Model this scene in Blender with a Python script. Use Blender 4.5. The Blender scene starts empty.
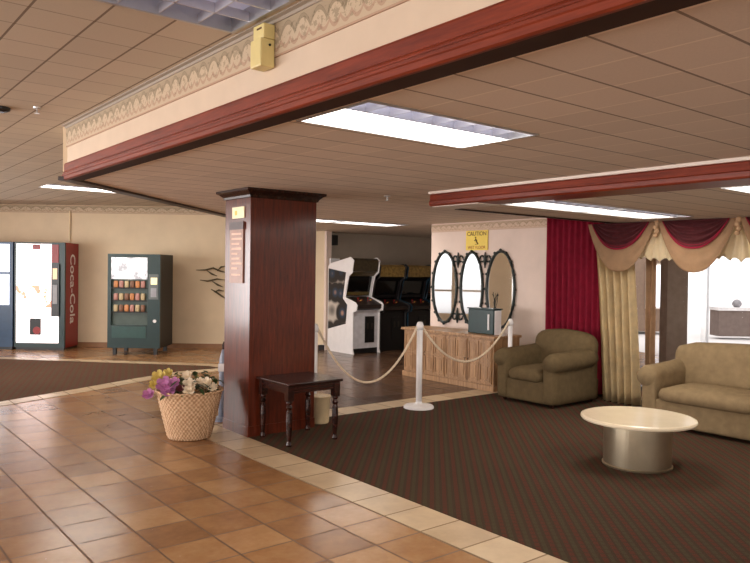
import bpy, bmesh, math, random
from mathutils import Vector, Matrix
random.seed(7)
PI = math.pi
C = bpy.context.scene.collection
# ---------------------------------------------------------------- frame of reference
# world x runs across the lounge, world y along the long ceiling beam, z up; the camera stands at the origin
PHI = math.atan2(.626, .78)                 # the camera looks this far to the right of world y
CP, SP = math.cos(PHI), math.sin(PHI)
CAMH = 1.55
def W(X, z, h=0.0):                         # a point X to the right of and z ahead of the camera's stand
    return Vector((CP * X + SP * z, -SP * X + CP * z, h))
def Wp(X, z):
    v = W(X, z); return (v.x, v.y)

# ---------------------------------------------------------------- materials
def rgb(c):
    def f(v):
        v /= 255.0
        return v / 12.92 if v <= .04045 else ((v + .055) / 1.055) ** 2.4
    return (f(c[0]), f(c[1]), f(c[2]), 1)
class NT:
    def __init__(s, name):
        s.m = bpy.data.materials.new(name); s.m.use_nodes = True
        s.t = s.m.node_tree; s.b = s.t.nodes['Principled BSDF']
    def n(s, typ, **kw):
        o = s.t.nodes.new(typ)
        for k, v in kw.items(): setattr(o, k, v)
        return o
    def l(s, a, b): s.t.links.new(a, b)
    def math(s, op, a, b=None, c=None):
        o = s.n('ShaderNodeMath', operation=op)
        for i, v in enumerate((a, b, c)):
            if v is None: continue
            if isinstance(v, (int, float)): o.inputs[i].default_value = v
            else: s.l(v, o.inputs[i])
        return o.outputs[0]
    def mix(s, f, a, b, mode='MIX'):
        o = s.n('ShaderNodeMix', data_type='RGBA', blend_type=mode)
        for i, v in ((0, f), (6, a), (7, b)):
            if isinstance(v, (int, float, tuple)): o.inputs[i].default_value = v
            else: s.l(v, o.inputs[i])
        return o.outputs[2]
    def coord(s):
        g = s.n('ShaderNodeTexCoord'); x = s.n('ShaderNodeSeparateXYZ'); s.l(g.outputs['Object'], x.inputs[0])
        return g.outputs['Object'], x.outputs[0], x.outputs[1], x.outputs[2]
    def noise(s, vec, scale, detail=3, rough=.55, sc3=None):
        if sc3:
            mp = s.n('ShaderNodeMapping'); s.l(vec, mp.inputs[0]); mp.inputs['Scale'].default_value = sc3; vec = mp.outputs[0]
        o = s.n('ShaderNodeTexNoise'); s.l(vec, o.inputs['Vector'])
        o.inputs['Scale'].default_value = scale; o.inputs['Detail'].default_value = detail; o.inputs['Roughness'].default_value = rough
        return o.outputs['Fac']
    def ramp(s, f, stops):
        o = s.n('ShaderNodeValToRGB'); s.l(f, o.inputs[0]); e = o.color_ramp.elements
        while len(e) < len(stops): e.new(.5)
        for i, (p, c) in enumerate(stops): e[i].position = p; e[i].color = c
        return o.outputs[0]
    def bump(s, h, strength=.3, dist=.01):
        o = s.n('ShaderNodeBump'); o.inputs['Strength'].default_value = strength; o.inputs['Distance'].default_value = dist
        s.l(h, o.inputs['Height']); s.l(o.outputs[0], s.b.inputs['Normal'])
    def base(s, c):
        if isinstance(c, tuple): s.b.inputs['Base Color'].default_value = c
        else: s.l(c, s.b.inputs['Base Color'])
    def set(s, rough=.5, metal=0, spec=.5):
        s.b.inputs['Roughness'].default_value = rough; s.b.inputs['Metallic'].default_value = metal
        s.b.inputs['Specular IOR Level'].default_value = spec
        return s.m
_mc = {}
def plain(name, c, rough=.5, metal=0, spec=.5, var=.12, scale=9.0, bump=0):
    if name in _mc: return _mc[name]
    t = NT(name); v, x, y, z = t.coord(); f = t.noise(v, scale, 4)
    a = rgb(c); d = tuple(q * (1 - var) for q in a[:3]) + (1,); u = tuple(min(1, q * (1 + var)) for q in a[:3]) + (1,)
    t.base(t.ramp(f, [(.3, d), (.7, u)]))
    if bump: t.bump(t.noise(v, scale * 12, 2), bump, .004)
    _mc[name] = t.set(rough, metal, spec); return _mc[name]
def glow(name, c, strength):
    if name in _mc: return _mc[name]
    t = NT(name); t.base(rgb(c)); t.b.inputs['Emission Color'].default_value = rgb(c); t.b.inputs['Emission Strength'].default_value = strength
    _mc[name] = t.set(.4); return _mc[name]
def wood(name, dark, light, rough=.3, axis='z', scale=1.0, spec=.5, coat=0):
    t = NT(name); v, x, y, z = t.coord(); t.b.inputs['Coat Weight'].default_value = coat; t.b.inputs['Coat Roughness'].default_value = .15
    s3 = {'z': (14, 14, 1.1), 'y': (14, 1.1, 14), 'x': (1.1, 14, 14)}[axis]
    f = t.noise(v, 2.2 * scale, 5, .6, s3); g = t.noise(v, 9 * scale, 3, .6, s3)
    f = t.math('ADD', t.math('MULTIPLY', f, .7), t.math('MULTIPLY', g, .3))
    t.base(t.ramp(f, [(.36, rgb(dark)), (.64, rgb(light))])); t.bump(g, .08, .003)
    return t.set(rough, 0, spec)

def line_mask(t, u, pitch, off, width):      # 1 on the joints
    a = t.math('FRACT', t.math('DIVIDE', t.math('SUBTRACT', u, off), pitch))
    d = t.math('MINIMUM', a, t.math('SUBTRACT', 1.0, a))
    return t.math('LESS_THAN', d, width / pitch / 2)
def cell(t, x, y, pitch, ox, oy):
    cx = t.math('FLOOR', t.math('DIVIDE', t.math('SUBTRACT', x, ox), pitch)); cy = t.math('FLOOR', t.math('DIVIDE', t.math('SUBTRACT', y, oy), pitch))
    c = t.n('ShaderNodeCombineXYZ'); t.l(cx, c.inputs[0]); t.l(cy, c.inputs[1])
    w = t.n('ShaderNodeTexWhiteNoise'); t.l(c.outputs[0], w.inputs[0]); return w.outputs['Value']
TP = .2875
def ceiling_mat(name, ox, oy, base, strong):
    t = NT(name); v, x, y, z = t.coord()
    r = cell(t, x, y, TP, ox, oy); f = t.noise(v, 90, 4, .7); b = rgb(base)
    col = t.ramp(t.math('ADD', t.math('MULTIPLY', r, .35), t.math('MULTIPLY', f, .65)), [(.2, tuple(q * .86 for q in b[:3]) + (1,)), (.8, b)])
    mx = line_mask(t, x, TP, ox, .012); my = line_mask(t, y, TP, oy, .012)
    dark = rgb((96, 74, 56)); light = rgb((246, 232, 214))
    if strong == 'x': col = t.mix(t.math('MULTIPLY', my, .4), col, dark); col = t.mix(t.math('MULTIPLY', mx, .75), col, dark)
    else: col = t.mix(t.math('MULTIPLY', mx, .7), col, light); col = t.mix(t.math('MULTIPLY', my, .7), col, dark)
    t.base(col); t.bump(t.math('ADD', f, t.math('MULTIPLY', t.math('MAXIMUM', mx, my), -1)), .3, .004)
    return t.set(.85, 0, .2)
def tile_mat(name, ox, oy, p, dark, mid, light, grout, rough=.2):
    t = NT(name); v, x, y, z = t.coord()
    r = cell(t, x, y, p, ox, oy); f = t.noise(v, 5, 5, .6); h = t.noise(v, 26, 3)
    k = t.math('ADD', t.math('MULTIPLY', r, .34), t.math('ADD', t.math('MULTIPLY', f, .5), t.math('MULTIPLY', h, .16)))
    col = t.ramp(k, [(.28, rgb(dark)), (.5, rgb(mid)), (.72, rgb(light))])
    m = t.math('MAXIMUM', line_mask(t, x, p, ox, .012), line_mask(t, y, p, oy, .012))
    t.base(t.mix(m, col, rgb(grout)))
    rr = t.math('ADD', t.math('MULTIPLY', h, .1), t.math('ADD', rough - .05, t.math('MULTIPLY', m, .4))); t.l(rr, t.b.inputs['Roughness'])
    t.bump(t.math('ADD', t.math('MULTIPLY', f, .4), t.math('MULTIPLY', m, -1)), .25, .004)
    t.b.inputs['Specular IOR Level'].default_value = .5
    return t.m
def carpet_mat(name, base, red, green, ang):
    t = NT(name); v, x, y, z = t.coord()
    mp = t.n('ShaderNodeMapping'); t.l(v, mp.inputs[0]); mp.inputs['Rotation'].default_value = (0, 0, ang)
    s = t.n('ShaderNodeSeparateXYZ'); t.l(mp.outputs[0], s.inputs[0]); u, w = s.outputs[0], s.outputs[1]
    p = .085
    fr = t.math('FRACT', t.math('DIVIDE', u, p)); fw = t.math('FRACT', t.math('DIVIDE', w, .06))
    dot = t.math('LESS_THAN', fw, .86)
    m1 = t.math('MULTIPLY', t.math('MULTIPLY', t.math('GREATER_THAN', fr, .08), t.math('LESS_THAN', fr, .42)), dot)
    m2 = t.math('MULTIPLY', t.math('MULTIPLY', t.math('GREATER_THAN', fr, .55), t.math('LESS_THAN', fr, .85)), dot)
    n = t.noise(v, 160, 2); big = t.noise(v, 1.6, 3)
    col = t.mix(t.math('MULTIPLY', m1, .5), rgb(base), rgb(red)); col = t.mix(t.math('MULTIPLY', m2, .4), col, rgb(green))
    col = t.mix(t.math('MULTIPLY', n, .55), col, rgb(tuple(int(q * .55) for q in base)))
    col = t.mix(t.math('MULTIPLY', big, .3), col, rgb(tuple(min(255, int(q * 1.25)) for q in base)))
    t.base(col); t.bump(n, .6, .006); return t.set(.95, 0, .1)
def border_mat(name, axis, z0, z1, bg, ink, hue, pitch=.15):
    t = NT(name); v, x, y, z = t.coord(); u = {'x': x, 'y': y}[axis]
    h = t.math('DIVIDE', t.math('SUBTRACT', z, z0), z1 - z0)        # 0 bottom .. 1 top
    fr = t.math('SUBTRACT', t.math('MULTIPLY', t.math('FRACT', t.math('DIVIDE', u, pitch)), 2.0), 1.0)
    arch = t.math('SUBTRACT', .86, t.math('MULTIPLY', t.math('MULTIPLY', fr, fr), .36))
    d = t.math('ABSOLUTE', t.math('SUBTRACT', h, arch)); m = t.math('LESS_THAN', d, .07)
    up = t.math('GREATER_THAN', h, t.math('ADD', arch, .05))
    fr2 = t.math('SUBTRACT', t.math('MULTIPLY', t.math('FRACT', t.math('DIVIDE', u, pitch * .62)), 2.0), 1.0)
    arch2 = t.math('ADD', .2, t.math('MULTIPLY', t.math('MULTIPLY', fr2, fr2), .2))
    m2 = t.math('LESS_THAN', t.math('ABSOLUTE', t.math('SUBTRACT', h, arch2)), .06)
    nz = t.noise(v, 34, 4, .7); leaf = t.math('GREATER_THAN', nz, .55)
    inner = t.math('MULTIPLY', leaf, t.math('LESS_THAN', t.math('ABSOLUTE', t.math('SUBTRACT', h, .52)), .3))
    col = t.mix(t.math('MULTIPLY', inner, .4), rgb(bg), rgb(ink)); col = t.mix(t.math('MULTIPLY', m, .5), col, rgb(ink))
    col = t.mix(t.math('MULTIPLY', m2, .45), col, rgb(hue)); col = t.mix(t.math('MULTIPLY', up, .35), col, rgb(ink))
    line = t.math('LESS_THAN', h, .06); col = t.mix(t.math('MULTIPLY', line, .5), col, rgb(hue))
    t.base(col); return t.set(.8, 0, .2)
def weave_mat(name, a, b):
    t = NT(name); v, x, y, z = t.coord()
    ang = t.math('ARCTAN2', y, x); u = t.math('MULTIPLY', ang, 44 / (2 * PI)); w = t.math('MULTIPLY', z, 46)
    s = t.math('MULTIPLY', t.math('SINE', t.math('MULTIPLY', u, PI * 2)), t.math('SINE', t.math('MULTIPLY', w, PI)))
    n = t.noise(v, 40, 3); k = t.math('ADD', t.math('MULTIPLY', s, .35), n)
    t.base(t.ramp(k, [(.3, rgb(a)), (.75, rgb(b))])); t.bump(s, .4, .008); return t.set(.8, 0, .2)

M = {}
M['plaster'] = plain('cream_plaster', (228, 208, 178), .85, spec=.2, var=.04, scale=3, bump=.1)
M['wallpink'] = plain('pale_wallpaper', (226, 206, 194), .85, spec=.2, var=.04, scale=4, bump=.1)
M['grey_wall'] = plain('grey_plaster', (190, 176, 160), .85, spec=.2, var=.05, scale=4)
M['tan_wall'] = plain('tan_plaster', (188, 160, 124), .8, spec=.2, var=.06, scale=3)
M['red_wood'] = wood('red_stained_wood', (100, 35, 18), (136, 54, 29), .4, 'y', 1.0, .35)
M['column_wood'] = wood('mahogany_veneer', (64, 23, 10), (106, 42, 22), .28, 'z', 1.2, .4, .45)
M['dark_wood'] = wood('dark_brown_wood', (28, 14, 10), (58, 32, 22), .25, 'z')
M['table_wood'] = wood('dark_table_wood', (24, 10, 8), (60, 26, 18), .22, 'x')
M['trim_dark'] = wood('dark_trim_wood', (34, 20, 14), (62, 40, 28), .4, 'y')
M['under'] = plain('umber_board', (58, 36, 26), .7, spec=.2)
M['oak'] = wood('honey_oak', (128, 92, 60), (188, 146, 104), .45, 'z')
M['white_trim'] = plain('white_painted_trim', (228, 216, 204), .5, var=.03)
M['grey_trim'] = plain('grey_ceiling_trim', (160, 148, 134), .6, var=.05)
M['metal_frame'] = plain('satin_metal', (190, 190, 190), .35, .8, var=.05)
M['louver'] = plain('louver_metal', (206, 206, 214), .3, .55, var=.04)
M['black'] = plain('black_plastic', (16, 16, 18), .4, var=.2)
M['white_plastic'] = plain('white_plastic', (236, 232, 232), .35, var=.03)
M['cream_plastic'] = plain('cream_plastic', (224, 206, 140), .45, var=.05)
M['green_metal'] = plain('dark_green_metal', (14, 44, 44), .35, .1, var=.12)
M['dark_cab'] = plain('dark_machine_side', (20, 15, 14), .5, var=.15)
M['red_metal'] = plain('red_machine_paint', (146, 22, 26), .35, var=.08)
M['sofa'] = plain('olive_brown_upholstery', (100, 84, 60), .95, spec=.1, var=.13, scale=14, bump=.4)
M['sofa_light'] = plain('taupe_upholstery', (132, 112, 84), .95, spec=.1, var=.12, scale=14, bump=.4)
M['gold'] = plain('gold_drapery', (228, 206, 164), .7, spec=.3, var=.12, scale=8)
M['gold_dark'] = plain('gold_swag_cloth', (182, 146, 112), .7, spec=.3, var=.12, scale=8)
M['cream_cloth'] = plain('cream_sheer', (238, 220, 186), .8, spec=.2, var=.06)
M['red_cloth'] = plain('crimson_curtain', (168, 34, 62), .75, spec=.25, var=.16, scale=10)
M['burgundy'] = plain('burgundy_swag', (100, 44, 48), .6, spec=.3, var=.25, scale=16)
M['rope'] = plain('cream_rope', (224, 204, 178), .8, var=.1, scale=30)
M['mirror'] = plain('mirror_glass', (225, 228, 230), .02, 1, var=.01)
M['mirror_frame'] = plain('dark_green_bronze_frame', (34, 40, 36), .4, .3, var=.3, scale=20)
M['yellow'] = plain('yellow_sign', (236, 206, 84), .5, var=.04)
M['ink'] = plain('dark_ink', (96, 66, 26), .6)
M['marble'] = plain('cream_table_top', (230, 214, 186), .15, var=.05, scale=3)
M['brushed'] = plain('brushed_brass_silver', (196, 182, 156), .28, .9, var=.1, scale=5)
M['silver'] = plain('silver_metal', (200, 200, 200), .3, .9)
M['basket'] = weave_mat('wicker_weave', (176, 136, 100), (224, 190, 156))
M['leaf'] = plain('leaf_green', (44, 66, 26), .6, var=.3, scale=20)
M['leaf_light'] = plain('leaf_light_green', (112, 120, 62), .6, var=.25, scale=20)
M['pink'] = plain('lilac_petal', (196, 128, 178), .7, var=.15, scale=30)
M['white_petal'] = plain('white_petal', (236, 220, 196), .7, var=.1, scale=30)
M['yellow_petal'] = plain('yellow_petal', (214, 192, 110), .7, var=.12, scale=30)
M['teal'] = plain('teal_edge', (16, 62, 84), .4, var=.1)
M['high_ceiling'] = ceiling_mat('acoustic_tile_tan', 1.665, 2.645, (208, 194, 174), 'x')
M['low_ceiling'] = ceiling_mat('acoustic_tile_brown', 1.90, 2.48, (232, 216, 200), 'y')
M['tile'] = tile_mat('terracotta_tile', 2.87, 6.13, .335, (132, 92, 60), (160, 118, 78), (182, 142, 100), (106, 78, 56), .25)
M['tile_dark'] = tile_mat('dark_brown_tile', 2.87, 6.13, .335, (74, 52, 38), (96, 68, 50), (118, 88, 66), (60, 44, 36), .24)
M['strip'] = tile_mat('cream_border_tile', 2.87, 6.13, .335, (186, 160, 128), (208, 184, 150), (220, 200, 170), (138, 112, 84), .3)
M['carpet'] = carpet_mat('patterned_carpet', (70, 56, 43), (116, 46, 38), (84, 86, 60), math.radians(43.3))
M['carpet_hall'] = carpet_mat('hall_carpet', (98, 74, 58), (104, 50, 40), (84, 84, 60), math.radians(20))

# ---------------------------------------------------------------- mesh helpers
def obj(name, bm, mat, parent=None, smooth=False, loc=None, rotz=None, bevel=0):
    me = bpy.data.meshes.new(name); bm.to_mesh(me); bm.free()
    for m in (mat if isinstance(mat, (list, tuple)) else [mat]): me.materials.append(m)
    if smooth:
        for p in me.polygons: p.use_smooth = True
    o = bpy.data.objects.new(name, me); C.objects.link(o)
    if parent: o.parent = parent
    if loc is not None: o.location = loc
    if rotz is not None: o.rotation_euler.z = rotz
    if bevel:
        b = o.modifiers.new('bevel', 'BEVEL'); b.width = bevel; b.segments = 2; b.limit_method = 'ANGLE'
    return o
def tag(o, label, cat, group=None):
    o['label'] = label; o['category'] = cat
    if group: o['group'] = group
    return o
def thing(name, label, cat, loc=(0, 0, 0), rotz=0, group=None):
    o = bpy.data.objects.new(name, None); C.objects.link(o); o.empty_display_size = .1
    o.location = loc; o.rotation_euler = (0, 0, rotz); return tag(o, label, cat, group)
def struct(name, bm, mat, **k):
    o = obj(name, bm, mat, **k); o['kind'] = 'structure'; return o
def BM(): return bmesh.new()
def box(bm, x0, x1, y0, y1, z0, z1, mi=0, M4=None):
    vs = [bm.verts.new(v) for v in ((x0, y0, z0), (x1, y0, z0), (x1, y1, z0), (x0, y1, z0), (x0, y0, z1), (x1, y0, z1), (x1, y1, z1), (x0, y1, z1))]
    for f in ((0, 3, 2, 1), (4, 5, 6, 7), (0, 1, 5, 4), (1, 2, 6, 5), (2, 3, 7, 6), (3, 0, 4, 7)):
        bm.faces.new([vs[i] for i in f]).material_index = mi
    if M4 is not None: bmesh.ops.transform(bm, matrix=M4, verts=vs)
    return bm
def bx(*a, **k): return box(BM(), *a, **k)
def prism(bm, pts, axis, a0, a1):            # pts: 2D outline; extruded along axis
    def mk(p, a):
        if axis == 'x': return (a, p[0], p[1])
        if axis == 'y': return (p[0], a, p[1])
        return (p[0], p[1], a)
    A = [bm.verts.new(mk(p, a0)) for p in pts]; B = [bm.verts.new(mk(p, a1)) for p in pts]
    n = len(pts)
    fs = [bm.faces.new(A), bm.faces.new(B[::-1])] + [bm.faces.new((A[i], B[i], B[(i + 1) % n], A[(i + 1) % n])) for i in range(n)]
    bmesh.ops.recalc_face_normals(bm, faces=fs)
    return bm
def lathe(bm, prof, seg=32, cx=0, cy=0, wob=None):
    rings = []
    for i, (r, z) in enumerate(prof):
        rings.append([bm.verts.new((cx + (r + (wob(i, j) if wob else 0)) * math.cos(2 * PI * j / seg), cy + (r + (wob(i, j) if wob else 0)) * math.sin(2 * PI * j / seg), z)) for j in range(seg)])
    for a, b in zip(rings, rings[1:]):
        for j in range(seg): bm.faces.new((a[j], a[(j + 1) % seg], b[(j + 1) % seg], b[j]))
    bm.faces.new(rings[0][::-1]); bm.faces.new(rings[-1])
    return bm
def tube(bm, pts, r, seg=8, closed=False):
    pts = [Vector(p) for p in pts]; rings = []; n = len(pts)
    for i, p in enumerate(pts):
        if closed: d = pts[(i + 1) % n] - pts[i - 1]
        else: d = pts[min(i + 1, n - 1)] - pts[max(i - 1, 0)]
        d.normalize(); up = Vector((0, 0, 1)) if abs(d.z) < .95 else Vector((1, 0, 0))
        u = d.cross(up).normalized(); w = d.cross(u).normalized(); rr = r[i] if isinstance(r, list) else r
        rings.append([bm.verts.new(p + u * rr * math.cos(2 * PI * j / seg) + w * rr * math.sin(2 * PI * j / seg)) for j in range(seg)])
    m = n if closed else n - 1
    for i in range(m):
        a, b = rings[i], rings[(i + 1) % n]
        for j in range(seg): bm.faces.new((a[j], a[(j + 1) % seg], b[(j + 1) % seg], b[j]))
    if not closed: bm.faces.new(rings[0][::-1]); bm.faces.new(rings[-1])
    return bm
def pillow(bm, x0, x1, y0, y1, z0, z1, e=.28, n=8, sag=0):   # soft rounded block
    t = bmesh.new(); bmesh.ops.create_cube(t, size=2)
    bmesh.ops.subdivide_edges(t, edges=t.edges[:], cuts=n, use_grid_fill=True)
    t.verts.ensure_lookup_table()
    cx, cy, cz = (x0 + x1) / 2, (y0 + y1) / 2, (z0 + z1) / 2; hx, hy, hz = (x1 - x0) / 2, (y1 - y0) / 2, (z1 - z0) / 2
    rr = min(hx, hy, hz) * min(1, e * 2.2)
    mp = {}
    for v in t.verts:
        p = Vector((v.co.x * hx, v.co.y * hy, v.co.z * hz))
        q = Vector((max(-hx + rr, min(hx - rr, p.x)), max(-hy + rr, min(hy - rr, p.y)), max(-hz + rr, min(hz - rr, p.z))))
        d = p - q
        if d.length > 1e-6: p = q + d.normalized() * rr
        w = (1 - (p.x / hx) ** 2) * (1 - (p.y / hy) ** 2)
        p.z += sag * w * (1 if p.z > 0 else 0)
        mp[v.index] = bm.verts.new((p.x + cx, p.y + cy, p.z + cz))
    for f in t.faces: bm.faces.new([mp[v.index] for v in f.verts])
    t.free(); return bm
def text_bm(s, size, bold=0.0):
    cu = bpy.data.curves.new('lettering', 'FONT'); cu.body = s; cu.size = size; cu.extrude = .0015; cu.align_x = 'CENTER'; cu.align_y = 'CENTER'; cu.offset = bold
    o = bpy.data.objects.new('lettering', cu); C.objects.link(o)
    dg = bpy.context.evaluated_depsgraph_get(); me = bpy.data.meshes.new_from_object(o.evaluated_get(dg))
    bm = BM(); bm.from_mesh(me); bpy.data.objects.remove(o); bpy.data.curves.remove(cu); bpy.data.meshes.remove(me)
    return bm
def xf(bm, m): bmesh.ops.transform(bm, matrix=m, verts=bm.verts); return bm
def copy_tree(o, parent=None):
    c = o.copy(); C.objects.link(c)
    if parent: c.parent = parent
    for ch in [q for q in bpy.data.objects if q.parent == o]: copy_tree(ch, c)
    return c
def sheet(x0, x1, y0, y1, z, holes, clips=(), thick=None):    # ceiling sheet with rectangular openings
    bm = BM(); xs = sorted({x0, x1, *[h[0] for h in holes], *[h[1] for h in holes]}); ys = sorted({y0, y1, *[h[2] for h in holes], *[h[3] for h in holes]})
    V = {}
    def vv(x, y):
        if (x, y) not in V: V[(x, y)] = bm.verts.new((x, y, z))
        return V[(x, y)]
    for a, b in zip(xs, xs[1:]):
        for c, d in zip(ys, ys[1:]):
            mx, my = (a + b) / 2, (c + d) / 2
            if any(h[0] < mx < h[1] and h[2] < my < h[3] for h in holes): continue
            bm.faces.new((vv(a, c), vv(a, d), vv(b, d), vv(b, c)))
    for co, no in clips:
        bmesh.ops.bisect_plane(bm, geom=bm.verts[:] + bm.edges[:] + bm.faces[:], plane_co=co, plane_no=no, clear_outer=True)
    return bm

# ---------------------------------------------------------------- room
HC, LC, SC = 2.71, 2.28, 2.15               # high ceiling, low ceiling, window soffit
struct('floor', sheet(-14, 13, -12, 19, 0, []), M['tile']).data.flip_normals()
XW, ZB = -9.0, 13.75                        # left wall, far wall (as seen from the camera's stand)
bm = BM(); box(bm, 3.2, 8.0, -10, 6.13, -.02, .006); struct('floor_carpet', bm, M['carpet'])
bm = BM(); box(bm, 2.87, 3.2, -10, 6.465, -.02, .004); box(bm, 3.2, 7.9, 6.13, 6.465, -.02, .004); struct('trim_1', bm, M['strip'])
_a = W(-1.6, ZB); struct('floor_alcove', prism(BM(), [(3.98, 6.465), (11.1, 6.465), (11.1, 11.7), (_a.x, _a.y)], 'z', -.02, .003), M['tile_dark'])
hall = [(-11, 5.2), (-4.23, 8.09), (-3.78, 9.1), (-3.2, 10.35), (-2.2, 10.95), (.3, 11.2), (.3, 11.45), (-2.43, 11.15), (-6.1, 11.75), (-11, 12.2)]
hp = [(-9, 5.9), (-6.5, 6.85), (-5.1, 7.5), (-4.23, 8.05), (-3.75, 8.95), (-3.3, 9.9), (-2.9, 10.6), (-2.35, 11.05), (-2.6, 11.25), (-6.1, 11.75), (-9, 12.0)]
struct('floor_hall_carpet', prism(BM(), [Wp(*p) for p in hp], 'z', -.02, .006), M['carpet_hall'])
inner = hp[:8]; off = []
for i, p in enumerate(inner):
    a = Vector(inner[max(i - 1, 0)]); b = Vector(inner[min(i + 1, len(inner) - 1)]); d = (b - a).normalized(); off.append((p[0] + d.y * .25, p[1] - d.x * .25))
struct('trim_2', prism(BM(), [Wp(*p) for p in inner + off[::-1]], 'z', -.02, .0045), M['strip'])
struct('trim_3', prism(BM(), [Wp(*p) for p in [(-9, 12.0), (-6.1, 11.75), (-2.6, 11.25), (-2.35, 11.05), (-2.1, 11.15), (-2.5, 11.5), (-6.1, 12.0), (-9, 12.25)]], 'z', -.02, .0045), M['strip'])

# fixtures: (x0, x1, y0, y1, z, glow, label, row group)
FX = [(.515, 1.665, 2.645, 3.22, HC, .5, 'large louvred ceiling light at the top edge, cells dull grey and unlit looking'),
      (1.90, 3.05, 2.43, 3.005, LC, 9, 'bright recessed ceiling light just behind the long red beam'),
      (6.45, 7.60, 8.60, 9.175, LC, 5, 'ceiling light in front of the arcade alcove'),
      (5.25, 6.40, 8.60, 9.175, LC, 5, 'ceiling light half hidden behind the top of the wooden column'),
      (4.85, 6.0, 3.70, 4.275, SC, 3.5, 'near half of the ceiling light strip behind the short red beam'),
      (6.0, 7.15, 3.70, 4.275, SC, 3.5, 'far half of the ceiling light strip, ending by the curtain swags'),
      (4.95, 6.10, 1.80, 2.375, SC, 7, 'ceiling light at the right edge, peeking under the short red beam'),
      (2.75, 3.90, 10.85, 11.425, HC, 8, 'far ceiling light showing just past the left tip of the red beam')]
holes = {HC: [], LC: [], SC: []}
for f in FX: holes[f[4]].append(f[:4])
struct('ceiling', sheet(-16, 14, -12, 20, HC, holes[HC]), M['high_ceiling'])
dvec = Vector((2.83, 2.73, 0)).normalized(); dn = Vector((-dvec.y, dvec.x, 0))
struct('ceiling_low', sheet(1.8, 12, -12, 14, LC, holes[LC] + [], [((1.8, 6.29, LC), dn)]), M['low_ceiling'])
struct('ceiling_soffit', sheet(4.84, 8.0, -11, 4.85, SC, holes[SC]), M['low_ceiling'])
bm = BM(); box(bm, 4.88, 8.0, 4.85, 4.88, SC - .015, LC); struct('trim_4', bm, M['trim_dark'])
# diagonal end of the low ceiling
p0 = Vector((1.75, 6.26, 0)); L = 9.2
Md = Matrix.Translation(p0) @ Matrix.Rotation(math.atan2(dvec.y, dvec.x), 4, 'Z')
struct('wall_bulkhead_end', bx(0, L, 0, .06, LC + .01, HC, M4=Md), M['plaster'])
struct('trim_5', bx(-.02, L, -.035, .09, LC - .02, LC + .012, M4=Md), M['trim_dark'])
# long beam
struct('wall_bulkhead', bx(1.735, 1.85, -11, 6.28, LC + .01, HC), plain('warm_bulkhead_paper', (214, 194, 172), .85, spec=.2, var=.04, scale=4, bump=.1))
bm = bx(1.727, 1.736, -11, 6.28, 2.535, 2.69); struct('trim_6', bm, border_mat('floral_border_beam', 'y', 2.535, 2.69, (196, 176, 150), (92, 82, 60), (164, 120, 102), .125))
bm = prism(BM(), [(1.69, 2.71), (1.69, 2.704), (1.712, 2.70), (1.72, 2.69), (1.735, 2.688), (1.735, 2.71)], 'y', -11, 6.28); struct('trim_7', bm, M['grey_trim'])
prof = [(1.735, 2.405), (1.72, 2.40), (1.716, 2.39), (1.716, 2.335), (1.707, 2.326), (1.711, 2.322), (1.711, 2.316), (1.703, 2.308), (1.703, 2.296), (1.708, 2.291), (1.708, 2.268), (1.718, 2.262), (1.735, 2.262)]
struct('trim_8', prism(BM(), prof, 'y', -11, 6.31), M['red_wood'])
struct('trim_9', bx(1.735, 1.845, -11, 6.28, 2.262, 2.285), M['under'])
# short beam
bm = prism(BM(), [(4.57, LC - .02), (4.56, LC - .03), (4.555, 2.20), (4.545, 2.19), (4.545, 2.16), (4.56, 2.147), (4.89, 2.147), (4.89, LC - .02)], 'y', -11, 4.88); struct('trim_10', bm, M['red_wood'])
struct('trim_11', bx(4.54, 4.6, -11, 4.885, LC - .022, LC), M['white_trim'])
struct('trim_12', bx(4.58, 4.87, 4.3, 4.87, 2.141, 2.147), M['white_trim'])

# far wall with its border
RM = Matrix.Rotation(-PHI, 4, 'Z')
def wl(bm): return xf(bm, RM)               # boxes given in camera-stand axes
XE = -.95
struct('wall_back', wl(bx(XW, XE, ZB, ZB + .15, 0, HC)), M['plaster'])
o = struct('trim_13', bx(XW, XE, ZB - .008, ZB, 2.56, 2.70), border_mat('floral_border_far', 'x', 2.56, 2.70, (206, 186, 160), (120, 104, 78), (176, 140, 116), .2), rotz=-PHI)
struct('baseboard_back', wl(bx(XW, XE, ZB - .015, ZB, 0, .09)), plain('brown_baseboard', (150, 108, 74), .5))
struct('baseboard_alcove', wl(bx(XE - .12, XE + .01, ZB - .03, ZB - .014, 0, .1)), M['black'])
e = W(XE, ZB)
struct('wall_alcove_left', bx(e.x - .02, e.x + .1, e.y - .05, 11.75, 0, LC), M['wallpink'])
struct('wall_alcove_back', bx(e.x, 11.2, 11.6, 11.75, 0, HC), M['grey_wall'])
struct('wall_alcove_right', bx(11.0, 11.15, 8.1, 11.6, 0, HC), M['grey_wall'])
MX = 7.75
struct('wall_mirror', bx(MX, MX + .2, 6.0, 8.25, 0, LC), M['wallpink'])
struct('trim_14', bx(MX - .006, MX, 6.0, 8.25, 2.15, 2.265), border_mat('floral_border_mirror', 'y', 2.15, 2.265, (214, 190, 168), (150, 126, 98), (186, 150, 128), .12))
struct('wall_alcove_front', bx(MX + .2, 11.15, 8.1, 8.25, 0, HC), M['grey_wall'])
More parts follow.
